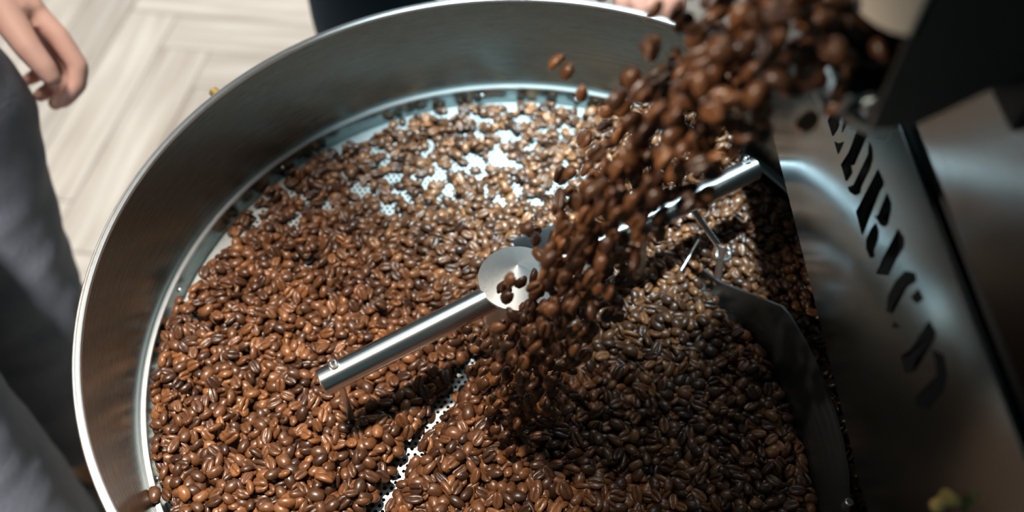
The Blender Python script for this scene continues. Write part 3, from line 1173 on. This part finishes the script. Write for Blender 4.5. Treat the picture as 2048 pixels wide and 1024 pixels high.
def ppart(root, off, name, bm, mat, voxel=None, it=6):
    o = from_bm(name, bm, mat, None)
    if voxel:
        remesh(o, voxel, it)
    o.parent = root
    o.location = off
    return o


bm = bmesh.new()
loft(bm, interp_rows([(0.16, -0.635, 0.245, 0.110, 0.105), (0.0, -0.603, 0.250, 0.108, 0.100), (-0.15, -0.625, 0.235, 0.096, 0.090), (-0.30, -0.645, 0.222, 0.090, 0.084), (-0.50, -0.655, 0.212, 0.080, 0.078), (-0.60, -0.660, 0.205, 0.082, 0.080)], 34), 36, 0.035, 3)
loft(bm, interp_rows([(0.16, -0.675, 0.070, 0.110, 0.095), (0.0, -0.650, 0.045, 0.106, 0.090), (-0.20, -0.645, 0.030, 0.096, 0.086), (-0.40, -0.650, 0.025, 0.088, 0.082), (-0.55, -0.660, 0.02, 0.082, 0.078), (-0.60, -0.665, 0.015, 0.084, 0.080)], 34), 36, 0.022, 9)
loft(bm, interp_rows([(0.30, -0.70, 0.10, 0.115, 0.165), (0.16, -0.685, 0.10, 0.125, 0.178), (0.06, -0.675, 0.10, 0.110, 0.170)], 10), 36, 0.01, 5)
ppart(w1, off1, 'trousers', bm, M_grey, 0.009, 5)
bm = bmesh.new()
loft(bm, interp_rows([(0.74, -0.71, 0.10, 0.06, 0.08), (0.70, -0.71, 0.10, 0.09, 0.19), (0.60, -0.715, 0.10, 0.115, 0.205), (0.45, -0.71, 0.10, 0.120, 0.185), (0.27, -0.70, 0.10, 0.118, 0.172)], 16), 36, 0.015, 6)
chain(bm, [(-0.71, 0.28, 0.66, 0.062), (-0.69, 0.345, 0.50, 0.056), (-0.665, 0.375, 0.39, 0.052)])
chain(bm, [(-0.71, -0.08, 0.66, 0.062), (-0.735, -0.145, 0.50, 0.056), (-0.745, -0.165, 0.36, 0.052)])
ppart(w1, off1, 'shirt', bm, M_shirt, 0.012, 5)
# hand and forearm, points from wrist to fingertips
bm = bmesh.new()
chain(bm, [(-0.668, 0.375, 0.42, 0.040), (-0.640, 0.390, 0.30, 0.043), (-0.590, 0.392, 0.17, 0.034), (-0.552, 0.386, 0.095, 0.026)])
chain(bm, [(-0.552, 0.386, 0.095, 0.025), (-0.528, 0.368, 0.060, 0.024), (-0.508, 0.356, 0.036, 0.019)])
chain(bm, [(-0.552, 0.392, 0.085, 0.022), (-0.545, 0.382, 0.050, 0.021), (-0.532, 0.372, 0.018, 0.016)])
chain(bm, [(-0.540, 0.378, 0.080, 0.022), (-0.507, 0.356, 0.052, 0.016)])
chain(bm, [(-0.532, 0.360, 0.080, 0.018), (-0.510, 0.348, 0.060, 0.013)])
chain(bm, [(-0.668, 0.375, 0.42, 0.035), (-0.70, 0.28, 0.64, 0.035), (-0.71, -0.08, 0.64, 0.035), (-0.74, -0.16, 0.42, 0.038), (-0.755, -0.175, 0.28, 0.040), (-0.750, -0.170, 0.13, 0.028), (-0.745, -0.168, 0.07, 0.026), (-0.738, -0.165, 0.02, 0.023)])
for k in range(4):
    y = -0.195 + 0.019 * k
    chain(bm, [(-0.738, y, 0.03, 0.0115), (-0.728, y, -0.02, 0.0105), (-0.716, y, -0.05, 0.0095), (-0.706, y, -0.07 + 0.006 * (k in (0, 3)), 0.0075)])
chain(bm, [(-0.735, -0.150, 0.06, 0.016), (-0.718, -0.135, 0.03, 0.0120), (-0.710, -0.128, 0.00, 0.0100), (-0.705, -0.125, -0.015, 0.0082)])
FINGERS = {
    'thumb': [(-0.536, 0.356, 0.084, 0.020), (-0.515, 0.330, 0.058, 0.0165), (-0.498, 0.310, 0.040, 0.0138), (-0.483, 0.297, 0.024, 0.0116), (-0.478, 0.291, 0.016, 0.0095)],
    'index': [(-0.508, 0.358, 0.052, 0.0140), (-0.482, 0.342, 0.028, 0.0115), (-0.4655, 0.3240, 0.004, 0.0105), (-0.4675, 0.3100, -0.009, 0.0098), (-0.4775, 0.2960, -0.016, 0.0084), (-0.4815, 0.2915, -0.018, 0.0066)],
    'middle': [(-0.512, 0.368, 0.038, 0.0130), (-0.494, 0.352, 0.008, 0.0112), (-0.482, 0.338, -0.016, 0.0102), (-0.4900, 0.3200, -0.030, 0.0095), (-0.5010, 0.3080, -0.034, 0.0082)],
    'ring': [(-0.524, 0.374, 0.028, 0.0125), (-0.510, 0.362, -0.004, 0.0105), (-0.502, 0.345, -0.024, 0.0098), (-0.511, 0.328, -0.032, 0.0090), (-0.520, 0.318, -0.032, 0.0078)],
    'little': [(-0.536, 0.380, 0.024, 0.0110), (-0.526, 0.370, -0.004, 0.0092), (-0.522, 0.355, -0.020, 0.0086), (-0.529, 0.341, -0.025, 0.0078), (-0.536, 0.333, -0.024, 0.0068)],
}
for pts in FINGERS.values():
    chain(bm, pts)
ppart(w1, off1, 'body', bm, M_skin, 0.0028, 5)
for yb, xb in ((0.205, -0.630), (0.015, -0.645)):
    bm = bmesh.new()
    rows_ = []
    for k in range(9):
        t = k / 8
        x = xb - 0.10 + 0.27 * t
        hh = 0.085 * (1 - t) ** 0.7 + 0.032 if t < .95 else 0.020
        ww = 0.036 + 0.016 * math.sin(PI * min(1, t * 1.1)) - (0.018 if t > .95 else 0)
        rows_.append([bm.verts.new((x, yb + ww * math.cos(a), FZ + 0.018 + max(0.0, hh * math.sin(a)))) for a in [2 * PI * i / 16 for i in range(16)]])
    for A, B in zip(rows_, rows_[1:]):
        for i in range(16):
            j = (i + 1) % 16
            bm.faces.new((A[i], A[j], B[j], B[i]))
    bm.faces.new(rows_[0][::-1]); bm.faces.new(rows_[-1])
    tube(bm, (xb - 0.035, yb, FZ + 0.04), (xb - 0.030, yb, -0.56), 0.060, 0.064, 24)
    shoe = ppart(w1, off1, 'boot', bm, M_boot)
    bm = box(bmesh.new(), xb - 0.105, xb + 0.172, yb - 0.048, yb + 0.048, FZ + 0.001, FZ + 0.020)
    bevel(bm, 0.008, 2)
    s_ = from_bm('sole', bm, M_sole, shoe)

# second worker behind the tray: navy trousers, fingers hanging behind the rim
w2 = empty('person', (-0.09, 0.72, FZ))
tag(w2, 'person in dark navy trousers standing behind the tray, fingertips near its rim', 'person')
off2 = Vector((0.09, -0.72, -FZ))
bm = bmesh.new()
loft(bm, interp_rows([(0.20, -0.170, 0.66, 0.100, 0.100), (0.0, -0.195, 0.625, 0.094, 0.094), (-0.20, -0.203, 0.630, 0.088, 0.088), (-0.45, -0.205, 0.650, 0.080, 0.080), (-0.69, -0.205, 0.660, 0.082, 0.082)], 24), 32, 0.02, 2)
loft(bm, interp_rows([(0.20, 0.000, 0.79, 0.098, 0.098), (0.0, 0.015, 0.86, 0.092, 0.092), (-0.3, 0.015, 0.90, 0.086, 0.086), (-0.69, 0.015, 0.95, 0.082, 0.082)], 24), 32, 0.02, 4)
loft(bm, interp_rows([(0.32, -0.09, 0.73, 0.165, 0.115), (0.20, -0.09, 0.725, 0.178, 0.130), (0.10, -0.09, 0.725, 0.165, 0.115)], 9), 32, 0.01, 5)
ppart(w2, off2, 'trousers', bm, M_navy, 0.010, 5)
bm = bmesh.new()
loft(bm, interp_rows([(0.76, -0.09, 0.74, 0.08, 0.06), (0.72, -0.09, 0.74, 0.19, 0.09), (0.6, -0.09, 0.74, 0.205, 0.115), (0.29, -0.09, 0.73, 0.172, 0.118)], 14), 32, 0.012, 6)
chain(bm, [(0.09, 0.74, 0.68, 0.060), (0.165, 0.68, 0.50, 0.054), (0.185, 0.62, 0.38, 0.050)])
chain(bm, [(-0.27, 0.74, 0.68, 0.060), (-0.34, 0.76, 0.50, 0.054), (-0.36, 0.76, 0.36, 0.050)])
ppart(w2, off2, 'shirt', bm, M_shirt, 0.012, 5)
bm = bmesh.new()
chain(bm, [(0.185, 0.62, 0.41, 0.040), (0.170, 0.545, 0.30, 0.040), (0.150, 0.455, 0.215, 0.030), (0.140, 0.420, 0.185, 0.026)])
chain(bm, [(0.140, 0.420, 0.185, 0.026), (0.125, 0.385, 0.160, 0.021), (0.112, 0.362, 0.142, 0.014)])
chain(bm, [(0.145, 0.420, 0.185, 0.024), (0.150, 0.385, 0.160, 0.020), (0.154, 0.362, 0.146, 0.014)])
for k in range(4):
    x = 0.102 + 0.0185 * k
    dz = (0.004, -0.002, 0.0, 0.006)[k]
    chain(bm, [(x + 0.004, 0.368, 0.146, 0.0115), (x + 0.002, 0.348, 0.136 + dz, 0.0102), (x, 0.3345, 0.114 + dz, 0.0094), (x - 0.001, 0.3290, 0.098 + dz, 0.0084), (x - 0.001, 0.3275, 0.088 + dz, 0.0066)])
chain(bm, [(0.120, 0.405, 0.170, 0.018), (0.098, 0.378, 0.150, 0.0125), (0.086, 0.358, 0.132, 0.0105), (0.082, 0.346, 0.118, 0.0085)])
bmesh.ops.translate(bm, verts=bm.verts, vec=(0.004, 0.014, -0.047))
chain(bm, [(0.185, 0.62, 0.40, 0.035), (0.165, 0.68, 0.50, 0.035), (0.09, 0.74, 0.66, 0.035), (-0.27, 0.74, 0.66, 0.035), (-0.34, 0.76, 0.50, 0.035), (-0.36, 0.76, 0.38, 0.038)])
chain(bm, [(-0.36, 0.76, 0.38, 0.040), (-0.365, 0.755, 0.28, 0.040), (-0.365, 0.745, 0.13, 0.028), (-0.362, 0.740, 0.07, 0.026), (-0.360, 0.735, 0.02, 0.022)])
for k in range(4):
    y = 0.765 - 0.019 * k
    chain(bm, [(-0.361, y, 0.03, 0.0115), (-0.357, y, -0.02, 0.0105), (-0.350, y, -0.05, 0.0095), (-0.345, y - .002, -0.07 + 0.006 * (k in (0, 3)), 0.0075)])
chain(bm, [(-0.358, 0.722, 0.06, 0.016), (-0.350, 0.700, 0.03, 0.0120), (-0.346, 0.690, 0.00, 0.0100), (-0.343, 0.686, -0.015, 0.0082)])
ppart(w2, off2, 'body', bm, M_skin_dark, 0.0032, 4)
for yb, xb in ((0.62, -0.205), (0.91, 0.015)):
    bm = bmesh.new()
    rows_ = []
    for k in range(9):
        t = k / 8
        y = yb + 0.11 - 0.27 * t
        hh = 0.085 * (1 - t) ** 0.7 + 0.032 if t < .95 else 0.020
        ww = 0.036 + 0.016 * math.sin(PI * min(1, t * 1.1)) - (0.018 if t > .95 else 0)
        rows_.append([bm.verts.new((xb + ww * math.cos(a), y, FZ + 0.018 + max(0.0, hh * math.sin(a)))) for a in [2 * PI * i / 16 for i in range(16)]])
    for A, B in zip(rows_, rows_[1:]):
        for i in range(16):
            j = (i + 1) % 16
            bm.faces.new((A[i], A[j], B[j], B[i]))
    bm.faces.new(rows_[0][::-1]); bm.faces.new(rows_[-1])
    shoe = ppart(w2, off2, 'boot', bm, M_sole)
    bm = box(bmesh.new(), xb - 0.048, xb + 0.048, yb - 0.172, yb + 0.105, FZ + 0.001, FZ + 0.020)
    bevel(bm, 0.008, 2)
    from_bm('sole', bm, M_sole, shoe)
